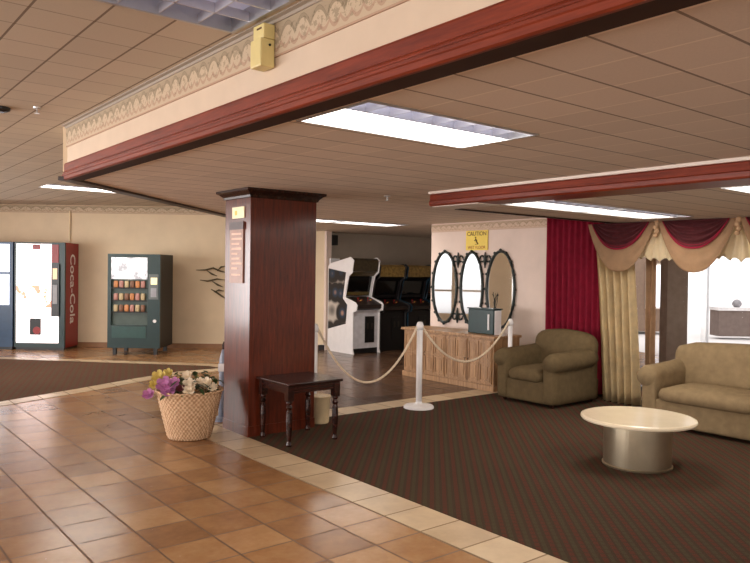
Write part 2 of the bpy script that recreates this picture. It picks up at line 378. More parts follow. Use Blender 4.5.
# window wall
WX = 8.0
bm = BM(); box(bm, WX, WX + .15, 5.0, 8.1, 0, HC); box(bm, WX, WX + .15, 1.0, 5.0, 2.1, HC); box(bm, WX, WX + .15, -11.6, 1.0, 0, HC); box(bm, WX, WX + .15, 1.0, 5.0, 0, .12)
struct('wall_right', bm, M['wallpink'])
def window(n, wx, ys, z0, z1):
    fr = BM()
    for y in ys: box(fr, wx + .03, wx + .1, y - .03, y + .03, z0, z1)
    box(fr, wx + .03, wx + .1, ys[0], ys[-1], z0, z0 + .05); box(fr, wx + .03, wx + .1, ys[0], ys[-1], z1 - .05, z1)
    f = struct('window_%d' % n, fr, M['silver'])
    t = NT('window_glass_%d' % n); t.base((1, 1, 1, 1)); t.b.inputs['Transmission Weight'].default_value = 1; t.b.inputs['IOR'].default_value = 1.02; t.set(0)
    for a, b in zip(ys, ys[1:]): obj('pane', bx(wx + .06, wx + .066, a + .03, b - .03, z0 + .05, z1 - .05), t.m, f)
window(1, WX, [1.0, 2.45, 4.02, 4.98], .12, 2.1)
# left wall: long glazed front of the lobby, and the rear wall
bm = BM(); box(bm, XW - .15, XW, -4, ZB, 2.45, HC); box(bm, XW - .15, XW, -4, ZB, 0, .3); box(bm, XW - .15, XW, 13.1, ZB, .3, 2.45); box(bm, XW - .15, XW, -4, -3, .3, 2.45); box(bm, XW - .15, XW, 10.3, 11.15, .3, 2.45)
for z in (.2, 3.4, 6.6): box(bm, XW - .12, XW - .03, z - .05, z + .05, .3, 2.45)
box(bm, XW - .12, XW - .03, 11.15, 13.1, .95, 1.0); box(bm, XW - .12, XW - .03, 11.95, 12.05, .3, 2.45)
struct('wall_left', wl(bm), M['plaster'])
bm = BM(); box(bm, XW, 15, -4.15, -4, 2.4, HC); box(bm, XW, 15, -4.15, -4, 0, .5)
for x in (-9, -5.2, -1.4, 2.4, 6.2, 10): box(bm, x, x + .5, -4.15, -4, .5, 2.4)
struct('wall_rear', wl(bm), M['plaster'])

# ---------------------------------------------------------------- ceiling fixtures
for (x0, x1, y0, y1, z, g, lab) in FX:
    t = thing('ceiling_light', lab, 'ceiling light', (x0, y0, z), 0, 'ceiling lights'); w, d = x1 - x0, y1 - y0
    fr = BM(); s = .018
    box(fr, 0, w, 0, s, -.006, .09); box(fr, 0, w, d - s, d, -.006, .09); box(fr, 0, s, s, d - s, -.006, .09); box(fr, w - s, w, s, d - s, -.006, .09); box(fr, 0, w, 0, d, .09, .1)
    obj('frame', fr, M['metal_frame'], t)
    gm = glow('fluorescent_%s' % g, (255, 246, 236) if g > 1 else (220, 222, 255), g)
    if g < 1:
        obj('reflector', bx(s, w - s, s, d - s, .07, .075), glow('dull_reflector', (176, 176, 200), .35), t)
        lv = BM()
        for k in range(1, 3): box(lv, s, w - s, d * k / 3 - .004, d * k / 3 + .004, .0, .045)
        for k in range(1, 6): box(lv, w * k / 6 - .003, w * k / 6 + .003, s, d - s, .0, .045)
        obj('louver', lv, M['louver'], t)
    else:
        c = d * .36
        obj('diffuser', bx(s, w - s, c, d - s, .004, .01), gm, t)
        obj('lamp_tube', tube(BM(), [(s, c * .5, .06), (w - s, c * .5, .06)], .014), glow('tube_%s' % g, (240, 240, 255), g * .35), t)
        lv = BM(); box(lv, s, w - s, c - .008, c, -.002, .06)
        for k in range(1, 8): box(lv, w * k / 8 - .003, w * k / 8 + .003, s, c, .0, .06)
        obj('louver', lv, M['louver'], t)

# small ceiling fittings
def sprinkler(x, y, z, lab):
    t = thing('sprinkler', lab, 'sprinkler', (x, y, z)); obj('escutcheon', lathe(BM(), [(.03, 0), (.028, -.008), (.01, -.012)], 16), M['silver'], t)
    obj('sprinkler_head', lathe(BM(), [(.008, -.012), (.008, -.04), (.02, -.042), (.02, -.046)], 12), M['silver'], t)
def at(px, py, h):                          # where a sight line through the picture meets height h (used for ceiling fittings)
    hz = 270 + .014 * (px - 375); z = 717 * (h - CAMH) / (hz - py); return W((px - 375) / 717 * z, z, h)
p = at(36, 108, HC); sprinkler(p.x, p.y, HC, 'tiny sprinkler head on the high tiled ceiling at left')
p = at(386, 196, LC); sprinkler(p.x, p.y, LC, 'small sprinkler head on the low ceiling right of the wooden column')
p = at(-1, 108, HC)
t = thing('ceiling_vent', 'small black round vent on the high ceiling at the left edge', 'vent', (p.x, p.y, HC))
obj('housing', lathe(BM(), [(.07, 0), (.068, -.02), (.05, -.03), (.02, -.03)], 20), M['black'], t); obj('grille', lathe(BM(), [(.035, -.029), (.03, -.036)], 16), M['dark_wood'], t)
p = W(-5.85, ZB - .03); tag(obj('conduit', tube(BM(), [(p.x, p.y, 1.99), (p.x, p.y, 2.6)], .014), M['cream_cloth']), 'thin cream conduit pipe running up the wall above the vending machines', 'pipe')

# emergency light box on the bulkhead
t = thing('alarm_box', 'cream yellow two-tier alarm box fixed high on the bulkhead above the red beam', 'alarm box', (1.726, 2.97, 2.485))
obj('lower_housing', bx(-.075, 0, -.05, .05, 0, .13), M['cream_plastic'], t, bevel=.006)
obj('upper_housing', bx(-.06, 0, -.05, .05, .131, .20), M['cream_plastic'], t, bevel=.005)
obj('slot', bx(-.064, -.058, -.03, .01, .175, .182), M['ink'], t)
obj('screw', xf(lathe(BM(), [(.006, 0), (.006, .004)], 10), Matrix.Translation((-.03, -.0535, .10)) @ Matrix.Rotation(PI / 2, 4, 'X')), M['black'], t)

# ---------------------------------------------------------------- column
t = thing('column', 'square mahogany-veneered column with a dark crown standing mid-room', 'column', (3.56, 6.055, 0))
hx, hy = .36, .245
obj('shaft', bx(-hx, hx, -hy, hy, 0, LC - .02), M['column_wood'], t)
pb = BM(); box(pb, -hx - .006, hx + .006, -hy - .006, hy + .006, .0, .1); obj('plinth', pb, M['column_wood'], t)
cr = BM(); prf = [(.0, LC - .085), (.012, LC - .08), (.018, LC - .06), (.05, LC - .03), (.07, LC - .022), (.07, LC)]
rings = [[cr.verts.new((sx * (hx + o_), sy * (hy + o_), z)) for sx, sy in ((-1, -1), (1, -1), (1, 1), (-1, 1))] for o_, z in prf]
for a, b in zip(rings, rings[1:]):
    for j in range(4): cr.faces.new((a[j], a[(j + 1) % 4], b[(j + 1) % 4], b[j]))
cr.faces.new(rings[0][::-1]); cr.faces.new(rings[-1])
obj('crown_molding', cr, M['dark_wood'], t)
# notice on the column's left face (faces -x)
FACE = Matrix(((0, 0, -1, 0), (-1, 0, 0, 0), (0, 1, 0, 0), (0, 0, 0, 1)))     # text x -> -y, text y -> z, normal -> -x
t = thing('notice_board', 'tall narrow notice board with raised pale lines on the column side', 'notice board', (3.199, 6.055, 0))
obj('board', bx(-.012, 0, -.13, .13, 1.41, 1.98), plain('notice_brown', (158, 116, 98), .35), t)
obj('header_band', bx(-.018, -.012, -.14, .13, 1.91, 1.98), plain('dark_header', (70, 48, 46), .4), t)
lm = plain('pale_lettering', (226, 190, 168), .5)
lb = BM()
for i, w_ in enumerate((.19, .2, .15, .19, .12, .16, .2, .12)): box(lb, -.0145, -.012, .09 - w_, .09, 1.86 - i * .046, 1.878 - i * .046)
box(lb, -.0145, -.012, -.09, .09, 1.48, 1.496)
obj('text_line', lb, lm, t)
t = thing('plaque', 'small bright cream plaque at the top of the column side', 'sign', (3.199, 6.03, 0))
obj('panel', bx(-.01, 0, -.115, .115, 2.015, 2.12), plain('cream_plaque', (255, 240, 196), .4, var=.03), t)
obj('emblem', bx(-.012, -.01, .02, .06, 2.045, 2.085), M['yellow'], t)

# ---------------------------------------------------------------- side table by the column
t = thing('side_table', 'small dark wooden side table with turned legs beside the column', 'side table', (3.56, 5.52, 0))
obj('tabletop', bx(-.295, .295, -.28, .28, .535, .56), M['table_wood'], t, bevel=.008)
obj('apron', bx(-.26, .26, -.24, .24, .465, .535), M['table_wood'], t)
LP = [(.022, 0), (.026, .02), (.018, .05), (.024, .12), (.029, .22), (.026, .30), (.017, .325), (.029, .345), (.017, .37), (.028, .385), (.028, .40)]
for sx in (-1, 1):
    for sy in (-1, 1):
        b = lathe(BM(), LP, 16, sx * .245, sy * .225); box(b, sx * .245 - .03, sx * .245 + .03, sy * .225 - .03, sy * .225 + .03, .40, .535); obj('leg', b, M['table_wood'], t)
# cream pail behind the table
t = thing('pail', 'cream pail on the floor behind the dark side table, beside the column', 'pail', (4.09, 5.95, 0))
obj('body', lathe(BM(), [(.085, .006), (.09, .02), (.10, .27), (.108, .275), (.10, .28)], 28), plain('cream_pail', (214, 190, 150), .5), t, smooth=True)
obj('rim', tube(BM(), [(.105 * math.cos(a * PI / 12), .105 * math.sin(a * PI / 12), .275) for a in range(24)], .006, 6, True), plain('cream_pail', (0, 0, 0)), t)

# ---------------------------------------------------------------- basket of flowers
bp = W(-1.68, 6.54)
t = thing('flower_basket', 'wicker basket of artificial flowers on the tile floor by the column', 'flower basket', (bp.x, bp.y, 0), -PHI)
prof = [(.19 + .10 * (i / 22) ** .9, .004 + .41 * i / 22) for i in range(23)]
obj('basket', lathe(BM(), prof + [(.30, .43), (.285, .44), (.26, .38)], 44, 0, 0, lambda i, j: .004 * (1 if (i + j) % 2 else -1)), M['basket'], t, smooth=True)
rp = [(.293 * math.cos(2 * PI * k / 48), .293 * math.sin(2 * PI * k / 48), .43 + .006 * (k % 2)) for k in range(48)]
obj('rim', tube(BM(), rp, .013, 6, True), M['basket'], t, smooth=True)
def leafs(n, r, z0, z1, mat, size):
    b = BM()
    for k in range(n):
        a = random.uniform(0, 2 * PI); rr = r * math.sqrt(random.random()); h = random.uniform(z0, z1)
        m = Matrix.Translation((rr * math.cos(a), rr * math.sin(a), h)) @ Matrix.Rotation(random.uniform(0, 2 * PI), 4, 'Z') @ Matrix.Rotation(random.uniform(-.9, .5), 4, 'X')
        s = size * random.uniform(.7, 1.3)
        pts = [(0, 0, 0), (.35 * s, .4 * s, .06 * s), (.22 * s, .9 * s, .04 * s), (0, 1.25 * s, 0), (-.22 * s, .9 * s, .04 * s), (-.35 * s, .4 * s, .06 * s)]
        mid = b.verts.new(m @ Vector((0, .6 * s, -.04 * s))); vs = [b.verts.new(m @ Vector(p)) for p in pts]
        for i in range(6): b.faces.new((mid, vs[i], vs[(i + 1) % 6]))
    return b
f = obj('foliage', leafs(190, .28, .41, .57, M['leaf'], .06), M['leaf'], t); f['kind'] = 'stuff'
f = obj('foliage', leafs(34, .27, .44, .56, M['leaf_light'], .05), M['leaf_light'], t); f['kind'] = 'stuff'; f['label'] = 'pale green leaves'
def flower(x, y, z, s, mat, lab, layers=2, tilt=0.9):
    b = BM()
    for L_ in range(layers):
        for k in range(6):
            a = k * PI / 3 + L_ * .5; m = Matrix.Translation((x, y, z)) @ Matrix.Rotation(tilt, 4, 'X') @ Matrix.Rotation(a, 4, 'Z') @ Matrix.Rotation(.35 + .45 * L_, 4, 'X')
            q = s * (1 - .25 * L_); pts = [(0, 0, 0), (.4 * q, .5 * q, .05 * q), (.28 * q, .95 * q, .14 * q), (0, 1.05 * q, .16 * q), (-.28 * q, .95 * q, .14 * q), (-.4 * q, .5 * q, .05 * q)]
            vs = [b.verts.new(m @ Vector(p)) for p in pts]; mid = b.verts.new(m @ Vector((0, .6 * q, -.03 * q)))
            for i in range(6): b.faces.new((mid, vs[i], vs[(i + 1) % 6]))
    bmesh.ops.create_icosphere(b, subdivisions=1, radius=s * .2, matrix=Matrix.Translation((x, y - .01, z)))
    o = obj('flower', b, mat, t); o['label'] = lab
for x, y, z, s, m_, lab in [(-.16, -.22, .50, .085, 'pink', 'lilac flower'), (-.12, -.24, .455, .075, 'pink', 'lilac flower'), (-.33, -.14, .40, .06, 'pink', 'lilac flower'),
                           (.05, -.2, .50, .07, 'white_petal', 'cream white flower'), (.06, -.24, .46, .06, 'white_petal', 'cream white flower'), (.19, -.16, .52, .055, 'white_petal', 'cream white flower'), (.13, -.15, .53, .04, 'white_petal', 'cream white flower'),
                           (-.24, -.14, .56, .07, 'yellow_petal', 'pale yellow flower'), (-.28, -.13, .49, .055, 'yellow_petal', 'pale yellow flower'), (-.17, -.1, .59, .05, 'yellow_petal', 'pale yellow flower'),
 (-.08, -.22, .52, .06, 'pink', 'lilac flower'), (-.02, -.24, .48, .045, 'burgundy', 'dark wine flower'), (.24, -.12, .47, .05, 'white_petal', 'cream white flower'), (0, -.1, .57, .05, 'white_petal', 'cream white flower')]:
    flower(x, y, z, s, M[m_], lab)
# hand sanitizer / bottle stand behind the basket
sp_ = W(-1.53, 7.3)
t = thing('ashtray_stand', 'slim blue-grey stand with a white label, behind the basket against the column', 'stand', (sp_.x, sp_.y, 0), -PHI)
bg = plain('blue_grey_plastic', (128, 134, 150), .4)
obj('base', lathe(BM(), [(.12, 0), (.12, .02), (.05, .04)], 24), bg, t); obj('post', lathe(BM(), [(.05, .04), (.046, .62), (.03, .68), (.02, .72)], 20), bg, t, smooth=True)
obj('label_band', bx(-.045, .045, -.058, -.045, .50, .58), M['white_plastic'], t); obj('nozzle', lathe(BM(), [(.018, .72), (.022, .76), (.006, .80)], 12), M['dark_wood'], t)

# ---------------------------------------------------------------- stanchions and ropes
def stanchion(x, y, lab, h=.97, rb=.17, rp_=.034):
    t = thing('stanchion', lab, 'stanchion', (x, y, .006), 0, 'white rope stanchions')
    obj('base', lathe(BM(), [(rb, 0), (rb, .018), (rb * .92, .032), (rb * .4, .042), (.04, .05), (.036, .07)], 36), M['white_plastic'], t, smooth=False)
    obj('post', lathe(BM(), [(rp_, .05), (rp_, h - .07)], 20), M['white_plastic'], t, smooth=True)
    obj('cap', lathe(BM(), [(rp_ + .006, h - .09), (rp_ + .008, h - .04), (rp_, h - .02), (rp_ * .8, h - .005), (.008, h)], 20), M['white_plastic'], t, smooth=True)
    return t
SA, SB, SCc = (5.44, 5.96), (7.05, 6.02), (4.26, 6.32)
stanchion(*SA, 'white rope stanchion standing alone at the carpet edge before the oak cabinet')
stanchion(*SB, 'white stanchion tucked behind the armchair at the end of the oak cabinet', .95, .13, .028)
stanchion(*SCc, 'white stanchion mostly hidden behind the wooden column and side table', .97, .15)
def rope(a, b, sag, lab, z0=.92, z1=.92):
    A = Vector((a[0], a[1], z0)); B = Vector((b[0], b[1], z1)); d = (B - A).normalized(); d.z = 0
    A += d * .035; B -= d * .035; n = 72
    P = [A.lerp(B, i / n) - Vector((0, 0, sag * (1 - (2 * i / n - 1) ** 2))) for i in range(n + 1)]
    b_ = tube(BM(), P, [.011 + .0035 * (i % 2) for i in range(n + 1)], 8)
    tag(obj('rope', b_, M['rope'], None, smooth=True), lab, 'rope', 'sagging stanchion ropes')
rope(SCc, SA, .60, 'cream rope sagging from the column to the lone stanchion')
rope(SA, SB, .45, 'cream rope hanging across the front of the oak cabinet')
#rope((7.12, 6.02), (7.70, 6.04), .16, 'short cream rope from the stanchion by the armchair to the wall', .90, .80)

# ---------------------------------------------------------------- credenza, box, mirror, sign
t = thing('credenza', 'long honey oak credenza with carved doors under the triple mirror', 'cabinet', (6.95, 6.2, 0))
Lc, Dp, Hc = 1.79, .52, .715
obj('body', bx(.02, Dp, .02, Lc - .02, .07, Hc - .035), M['oak'], t); obj('top', bx(-.02, Dp, -.02, Lc + .02, Hc - .035, Hc), M['oak'], t, bevel=.006)
obj('plinth', bx(0, Dp, 0, Lc, 0, .075), M['oak'], t, bevel=.006)
nd = 4; dw = (Lc - .08) / nd
for k in range(nd):
    y0 = .04 + k * dw; d = obj('door', bx(.0, .02, y0 + .006, y0 + dw - .006, .095, Hc - .055), M['oak'], t)
    pn = BM()
    for zz0, zz1 in ((.12, .36), (.385, .64)):
        for c0, c1 in ((.05, .47), (.53, .95)):
            a0, a1 = y0 + dw * c0, y0 + dw * c1
            for ax in range(2):
                box(pn, -.010, .0, a0 + ax * (a1 - a0 - .018), a0 + .018 + ax * (a1 - a0 - .018), zz0, zz1)
                box(pn, -.010, .0, a0 + .018, a1 - .018, zz0 + ax * (zz1 - zz0 - .018), zz0 + .018 + ax * (zz1 - zz0 - .018))
            box(pn, -.007, .0, a0 + .045, a1 - .045, zz0 + .04, zz1 - .04)
    obj('panel', pn, M['oak'], d)
    hy_ = y0 + (dw - .03 if k % 2 == 0 else .03)
    obj('handle', tube(BM(), [(-.01, hy_, .40), (-.025, hy_, .39), (-.025, hy_, .36), (-.01, hy_, .35)], .005, 6), M['dark_wood'], d)
t = thing('storage_box', 'dark green metal box with a white side panel on the oak cabinet', 'box', (7.12, 6.37, Hc))
obj('body', bx(0, .16, 0, .46, 0, .33), M['green_metal'], t, bevel=.01)
obj('side_panel', bx(.02, .14, -.012, 0, .0, .32), M['white_plastic'], t); obj('handle', bx(-.015, -.001, .07, .09, .06, .27), M['white_plastic'], t)
obj('lid', bx(-.01, .17, -.01, .47, .331, .345), M['green_metal'], t)
vz = thing('vase', 'dark slender vase with dry sprigs standing behind the green box on the cabinet', 'vase', (7.42, 6.62, Hc))
obj('body', lathe(BM(), [(.035, 0), (.05, .08), (.04, .2), (.02, .3), (.026, .34)], 18), M['mirror_frame'], vz, smooth=True)
bb = BM()
for k in range(7): bb = tube(bb, [(0, 0, .3), (random.uniform(-.02, .02), random.uniform(-.03, .03), .42), (random.uniform(-.05, .05), random.uniform(-.07, .07), random.uniform(.5, .56))], .004, 5)
obj('sprig', bb, M['mirror_frame'], vz)
# triple mirror: ovals in plane x = MX
t = thing('triple_mirror', 'triple oval mirror in an ornate dark frame hung above the oak cabinet', 'mirror', (MX, 7.33, 1.30))
def oval(cy, ry, rz, n=48): return [(-.02, cy + ry * math.cos(2 * PI * k / n), rz * math.sin(2 * PI * k / n)) for k in range(n)]
for cy, ry, rz in ((.595, .26, .54), (0.03, .22, .53), (-.53, .26, .54)):
    pts = oval(cy, ry, rz); fr = tube(BM(), pts, .02, 8, True)
    for k in range(0, 48, 3):
        p = pts[k]; bmesh.ops.create_icosphere(fr, subdivisions=1, radius=.024, matrix=Matrix.Translation((-.028, p[1] + .016 * math.cos(2 * PI * k / 48), p[2] + .016 * math.sin(2 * PI * k / 48))))
    f = obj('frame', fr, M['mirror_frame'], t, smooth=True)
    g = BM(); vs = [g.verts.new((-.014, q[1], q[2])) for q in pts]; vb = [g.verts.new((-.002, q[1], q[2])) for q in pts]
    g.faces.new(vs); g.faces.new(vb[::-1])
    for k in range(48): g.faces.new((vs[k], vb[k], vb[(k + 1) % 48], vs[(k + 1) % 48]))
    bmesh.ops.recalc_face_normals(g, faces=g.faces); obj('mirror_glass', g, M['mirror'], f)
for cy in (.305, -.24):
    for sz in (-1, 1):
        sc = BM(); 
        for s in (-1, 1):
            pts = []
            for k in range(15):
                a = k / 14 * 1.7 * PI; r = .075 * (1 - k / 20)
                pts.append((-.025, cy + s * (.055 + r * math.cos(a) * .7), sz * (.42 + r * math.sin(a))))
            tube(sc, pts, .012, 6)
        tube(sc, [(-.025, cy, sz * .30), (-.03, cy, sz * .40), (-.025, cy, sz * .53)], [.008, .026, .01], 6)
        obj('scroll_ornament', sc, M['mirror_frame'], t)
t = thing('warning_sign', 'yellow warning sign with a small slipping figure above the triple mirror', 'sign', (MX, 7.27, 1.985))
obj('panel', bx(-.018, -.006, -.215, .215, -.125, .165), M['yellow'], t)
def ftext(s, size, y, z, x=-.0185): return xf(text_bm(s, size, .0008), Matrix.Translation((x, y, z)) @ FACE)
obj('lettering', ftext('CAUTION', .085, 0, .115), M['ink'], t); obj('lettering', ftext('WET FLOOR', .062, 0, -.085), plain('orange_ink', (176, 110, 40), .6), t)
fg = BM(); tube(fg, [(-.02, .02, .045), (-.02, .0, .0), (-.02, -.03, -.03)], .009, 6); tube(fg, [(-.02, .045, .015), (-.02, .015, .03), (-.02, -.015, .02)], .006, 6); bmesh.ops.create_icosphere(fg, subdivisions=1, radius=.013, matrix=Matrix.Translation((-.02, .02, .062)))
tube(fg, [(-.02, -.035, -.035), (-.02, .03, -.04)], .004, 6)
obj('pictogram', fg, M['ink'], t)

# ---------------------------------------------------------------- arcade cabinets (fronts face -y)
dm = plain('dark_arcade_side', (22, 17, 20), .5)
def arcade(x, y, lab, side, edge, front, marq, h=1.75, art=False, w=.64, group='arcade cabinets'):
    t = thing('arcade_cabinet', lab, 'arcade machine', (x, y, 0), 0, group); k = h / 1.75
    P = [(.02, 0), (.84, 0), (.84, 1.60), (.80, 1.63), (.14, 1.75), (.06, 1.70), (.10, 1.48), (.20, 1.42), (.30, 1.02), (-.02, .93), (-.06, .89), (-.04, .80), (.06, .76), (.06, .1)]
    P = [(a, b * k) for a, b in P]
    for s in (0, 1):
        x0 = 0 if s == 0 else w - .025
        sd = obj('side_panel', prism(BM(), P, 'x', x0, x0 + .025), side, t)
        pts = [(x0 + .0125, a, b) for a, b in P[3:]] + [(x0 + .0125, P[0][0] + .04, .02)]
        obj('edge_trim', tube(BM(), pts, .016, 6), edge, sd)
        if art and s == 0:
            ar = NT('side_artwork'); v, X_, Y_, Z_ = ar.coord(); vo = ar.n('ShaderNodeTexVoronoi'); ar.l(v, vo.inputs['Vector']); vo.inputs['Scale'].default_value = 3.5
            ar.base(ar.ramp(vo.outputs['Distance'], [(.0, rgb((200, 150, 120))), (.22, rgb((36, 60, 84))), (.4, rgb((24, 22, 28))), (.62, rgb((30, 26, 30))), (.8, rgb((190, 180, 170)))])); ar.set(.4)
            obj('side_artwork', prism(BM(), [(.26, .55), (.82, .42), (.82, 1.57), (.27, 1.50), (.36, 1.02), (.22, .9)], 'x', -.004, 0), ar.m, sd)
    X0, X1 = .025, w - .025
    obj('marquee', prism(BM(), [(.10, 1.50 * k), (.07, 1.70 * k), (.12, 1.74 * k), (.5, 1.74 * k), (.5, 1.50 * k)], 'x', X0, X1), marq, t)
    obj('speaker_panel', prism(BM(), [(.12, 1.49 * k), (.5, 1.49 * k), (.5, 1.40 * k), (.23, 1.42 * k)], 'x', X0, X1), plain('dark_gold_panel', (92, 76, 38), .4, var=.5, scale=30) if art else dm, t)
    scn = NT('screen_glass_%s' % round(x, 2)); scn.base(rgb((10, 9, 9))); scn.set(.08)
    obj('screen', prism(BM(), [(.27, 1.41 * k), (.36, 1.05 * k), (.5, 1.05 * k), (.5, 1.41 * k)], 'x', X0, X1), scn.m, t)
    obj('instruction_strip', prism(BM(), [(.345, 1.06 * k), (.33, 1.12 * k), (.35, 1.125 * k), (.37, 1.06 * k)], 'x', X0 + .02, X1 - .02), plain('dark_gold_panel', (0, 0, 0)) if art else dm, t)
    cp = obj('control_panel', prism(BM(), [(-.03, .90 * k), (.33, 1.02 * k), (.5, 1.02 * k), (.5, .80 * k), (.05, .80 * k), (-.02, .83 * k)], 'x', X0 - .002, X1 + .002), plain('dark_control_panel', (44, 34, 30), .4), t)
    for i, cx in enumerate((.15, .38)):
        z0 = .96 * k
        j = BM(); tube(j, [(cx, .10, .95 * k), (cx, .09, z0 + .045)], .006, 6); bmesh.ops.create_icosphere(j, subdivisions=2, radius=.018, matrix=Matrix.Translation((cx, .09, z0 + .055)))
        obj('joystick', j, M['red_metal'], cp, smooth=True)
        for q in range(3):
            obj('button', lathe(BM(), [(.014, .955 * k + q * .008), (.014, .975 * k + q * .008)], 12, cx + .06 + q * .035, .12 + q * .012), M['yellow'] if q % 2 else M['red_metal'], cp)
    obj('lower_front', bx(X0, X1, .08, .14, .1, .80 * k), front, t)
    cd = obj('coin_door', bx(w * .48, w * .82, .068, .08, .2, .68 * k), M['black'], t)
    for q in range(2): obj('coin_slot', bx(w * .54 + q * .1, w * .60 + q * .1, .060, .068, .45, .56), plain('dull_steel', (70, 64, 60), .4, .6), cd)
    obj('kick_base', bx(X0, X1, .09, .8, 0, .1), M['black'], t); obj('back_panel', bx(X0, X1, .80, .84, .1, 1.74 * k), side, t)
    return t
dm_ = plain('dark_arcade_side', (22, 17, 20), .5); mq = plain('yellow_marquee', (150, 122, 66), .4, var=.45, scale=22)
arcade(7.86, 10.38, 'white arcade cabinet with colourful side art, first in the alcove', M['white_plastic'], M['white_plastic'], plain('pale_grey_front', (206, 204, 210), .4), plain('dark_marquee', (64, 54, 38), .35, var=.5, scale=24), 1.77, True)
arcade(8.60, 10.50, 'dark arcade cabinet with a yellow marquee, right beside the white one', dm, plain('grey_tmold', (60, 60, 62), .4), dm, mq, 1.66, w=.66)
arcade(9.30, 10.50, 'dark arcade cabinet with teal edges, next to the cream wall corner', dm, M['teal'], dm, mq, 1.66, w=.66)
arcade(10.0, 10.50, 'dark arcade cabinet at the far end, mostly behind the mirror wall', dm, M['teal'], dm, mq, 1.66, w=.66)
t = thing('wall_speaker', 'small black speaker in the top corner of the arcade alcove', 'speaker', (8.12, 11.45, 2.02))
obj('housing', bx(-.07, .07, -.08, .14, 0, .2), M['black'], t, bevel=.01); obj('grille', bx(-.055, .055, -.086, -.08, .02, .18), plain('grille_grey', (40, 38, 38), .7), t)

# ---------------------------------------------------------------- vending machines (local x right, y away, as seen from the camera's stand)
def vend(X, z, name, lab, cat='vending machine'):
    p = W(X, z); return thing(name, lab, cat, (p.x, p.y, 0), -PHI)
def soda(X, z, lab, first=True):
    t = vend(X, z, 'vending_machine', lab); w, d, h = .92, .60, 1.97
    obj('cabinet', bx(-w / 2, w / 2, .05, d, .04, h), M['red_metal'], t); obj('base', bx(-w / 2 + .02, w / 2 - .02, .03, d, 0, .05), M['black'], t)
    door = obj('door', bx(-w / 2, w / 2, 0, .05, .05, h), M['green_metal'] if first else plain('blue_machine_door', (20, 60, 96), .35), t)
    if first:
        lp = NT('lit_soda_panel'); v, X_, Y_, Z_ = lp.coord(); f = lp.noise(v, 3.2, 3, .6)
        redm = lp.math('MULTIPLY', lp.math('LESS_THAN', lp.math('ABSOLUTE', lp.math('SUBTRACT', Z_, .98)), .2), lp.math('GREATER_THAN', f, .56))
        c = lp.mix(redm, rgb((255, 240, 240)), rgb((220, 120, 90))); lp.base(c); lp.l(c, lp.b.inputs['Emission Color']); lp.b.inputs['Emission Strength'].default_value = 1.6; lp.set(.25)
        obj('front_panel', bx(-w / 2 + .04, w / 2 - .24, -.015, 0, .72, h - .03), lp.m, door)
        obj('lower_panel', bx(-w / 2 + .04, w / 2 - .10, -.02, 0, .13, .72), lp.m, door, bevel=.02)
        ob = obj('dispensing_slot', bx(-.16, .04, -.03, -.018, .28, .58), M['black'], door)
        obj('flap', xf(lathe(BM(), [(.07, 0), (.07, .006)], 20), Matrix.Translation((-.03, -.031, .36)) @ Matrix.Rotation(PI / 2, 4, 'X')), M['red_metal'], ob)
        obj('red_strip', bx(w / 2 - .23, w / 2 - .11, -.012, 0, 1.6, h - .04), M['red_metal'], door)
        obj('badge', bx(-.12, .02, -.02, -.014, 1.84, 1.93), M['red_metal'], door)
        cm = obj('payment_column', bx(w / 2 - .23, w / 2 - .09, -.035, 0, .62, 1.58), plain('dark_payment', (30, 34, 38), .35), door)
        obj('selection_button', bx(w / 2 - .20, w / 2 - .12, -.045, -.035, .85, 1.2), plain('grey_keys', (150, 150, 156), .4), cm)
        obj('bill_slot', bx(w / 2 - .20, w / 2 - .12, -.045, -.035, 1.3, 1.5), glow('lit_slot', (230, 200, 160), .6), cm)
        tx = text_bm('Coca-Cola', .30, .004)
        m = Matrix.Translation((w / 2 + .002, .33, 1.12)) @ Matrix(((0, 0, 1, 0), (0, 1, 0, 0), (-1, 0, 0, 0), (0, 0, 0, 1)))
        obj('lettering', xf(tx, m), M['white_plastic'], t)
    else:
        gp = glow('pale_blue_panel', (236, 244, 255), 1.5)
        obj('front_panel', bx(-w / 2 + .06, w / 2 - .06, -.012, 0, 1.42, h - .04), gp, door); obj('lower_panel', bx(-w / 2 + .06, w / 2 - .06, -.012, 0, .82, 1.38), gp, door)
        obj('coin_panel', bx(-.2, .15, -.02, 0, .3, .7), plain('blue_coin_panel', (24, 54, 84), .4), door)
soda(-6.13, 13.1, 'tall soda vending machine with a glowing white front and red side')
soda(-7.08, 13.1, 'blue vending machine at the left edge with two pale lit panels', False)
t = vend(-4.22, 12.55, 'snack_machine', 'dark green glass-front snack vending machine on legs, right of the soda machine')
w, d, h = .92, .78, 1.77
obj('cabinet', bx(-w / 2, w / 2, .06, d, .12, h), M['dark_cab'], t)
dr = BM(); x0, x1 = -w / 2, w / 2; box(dr, x0, x0 + .06, 0, .06, .12, h); box(dr, x1 - .22, x1, 0, .06, .12, h); box(dr, x0 + .06, x1 - .22, 0, .06, .12, .52); box(dr, x0 + .06, x1 - .22, 0, .06, h - .05, h)
door = obj('door', dr, M['green_metal'], t)
inn = plain('snack_interior', (70, 84, 78), .5); obj('interior', bx(x0 + .06, x1 - .22, .055, .062, .52, h - .05), inn, t)
gl = NT('snack_glass'); gl.base((1, 1, 1, 1)); gl.b.inputs['Transmission Weight'].default_value = 1; gl.b.inputs['IOR'].default_value = 1.35; gl.set(.02)
hg = NT('snack_header'); v, X_, Y_, Z_ = hg.coord(); hc = hg.ramp(hg.noise(v, 5.5, 3, .6), [(.38, rgb((150, 150, 156))), (.55, rgb((240, 238, 240)))]); hg.base(hc); hg.l(hc, hg.b.inputs['Emission Color']); hg.b.inputs['Emission Strength'].default_value = .75; hg.set(.25)
obj('lit_header', bx(x0 + .065, x1 - .225, -.004, .006, 1.33, h - .06), hg.m, door)
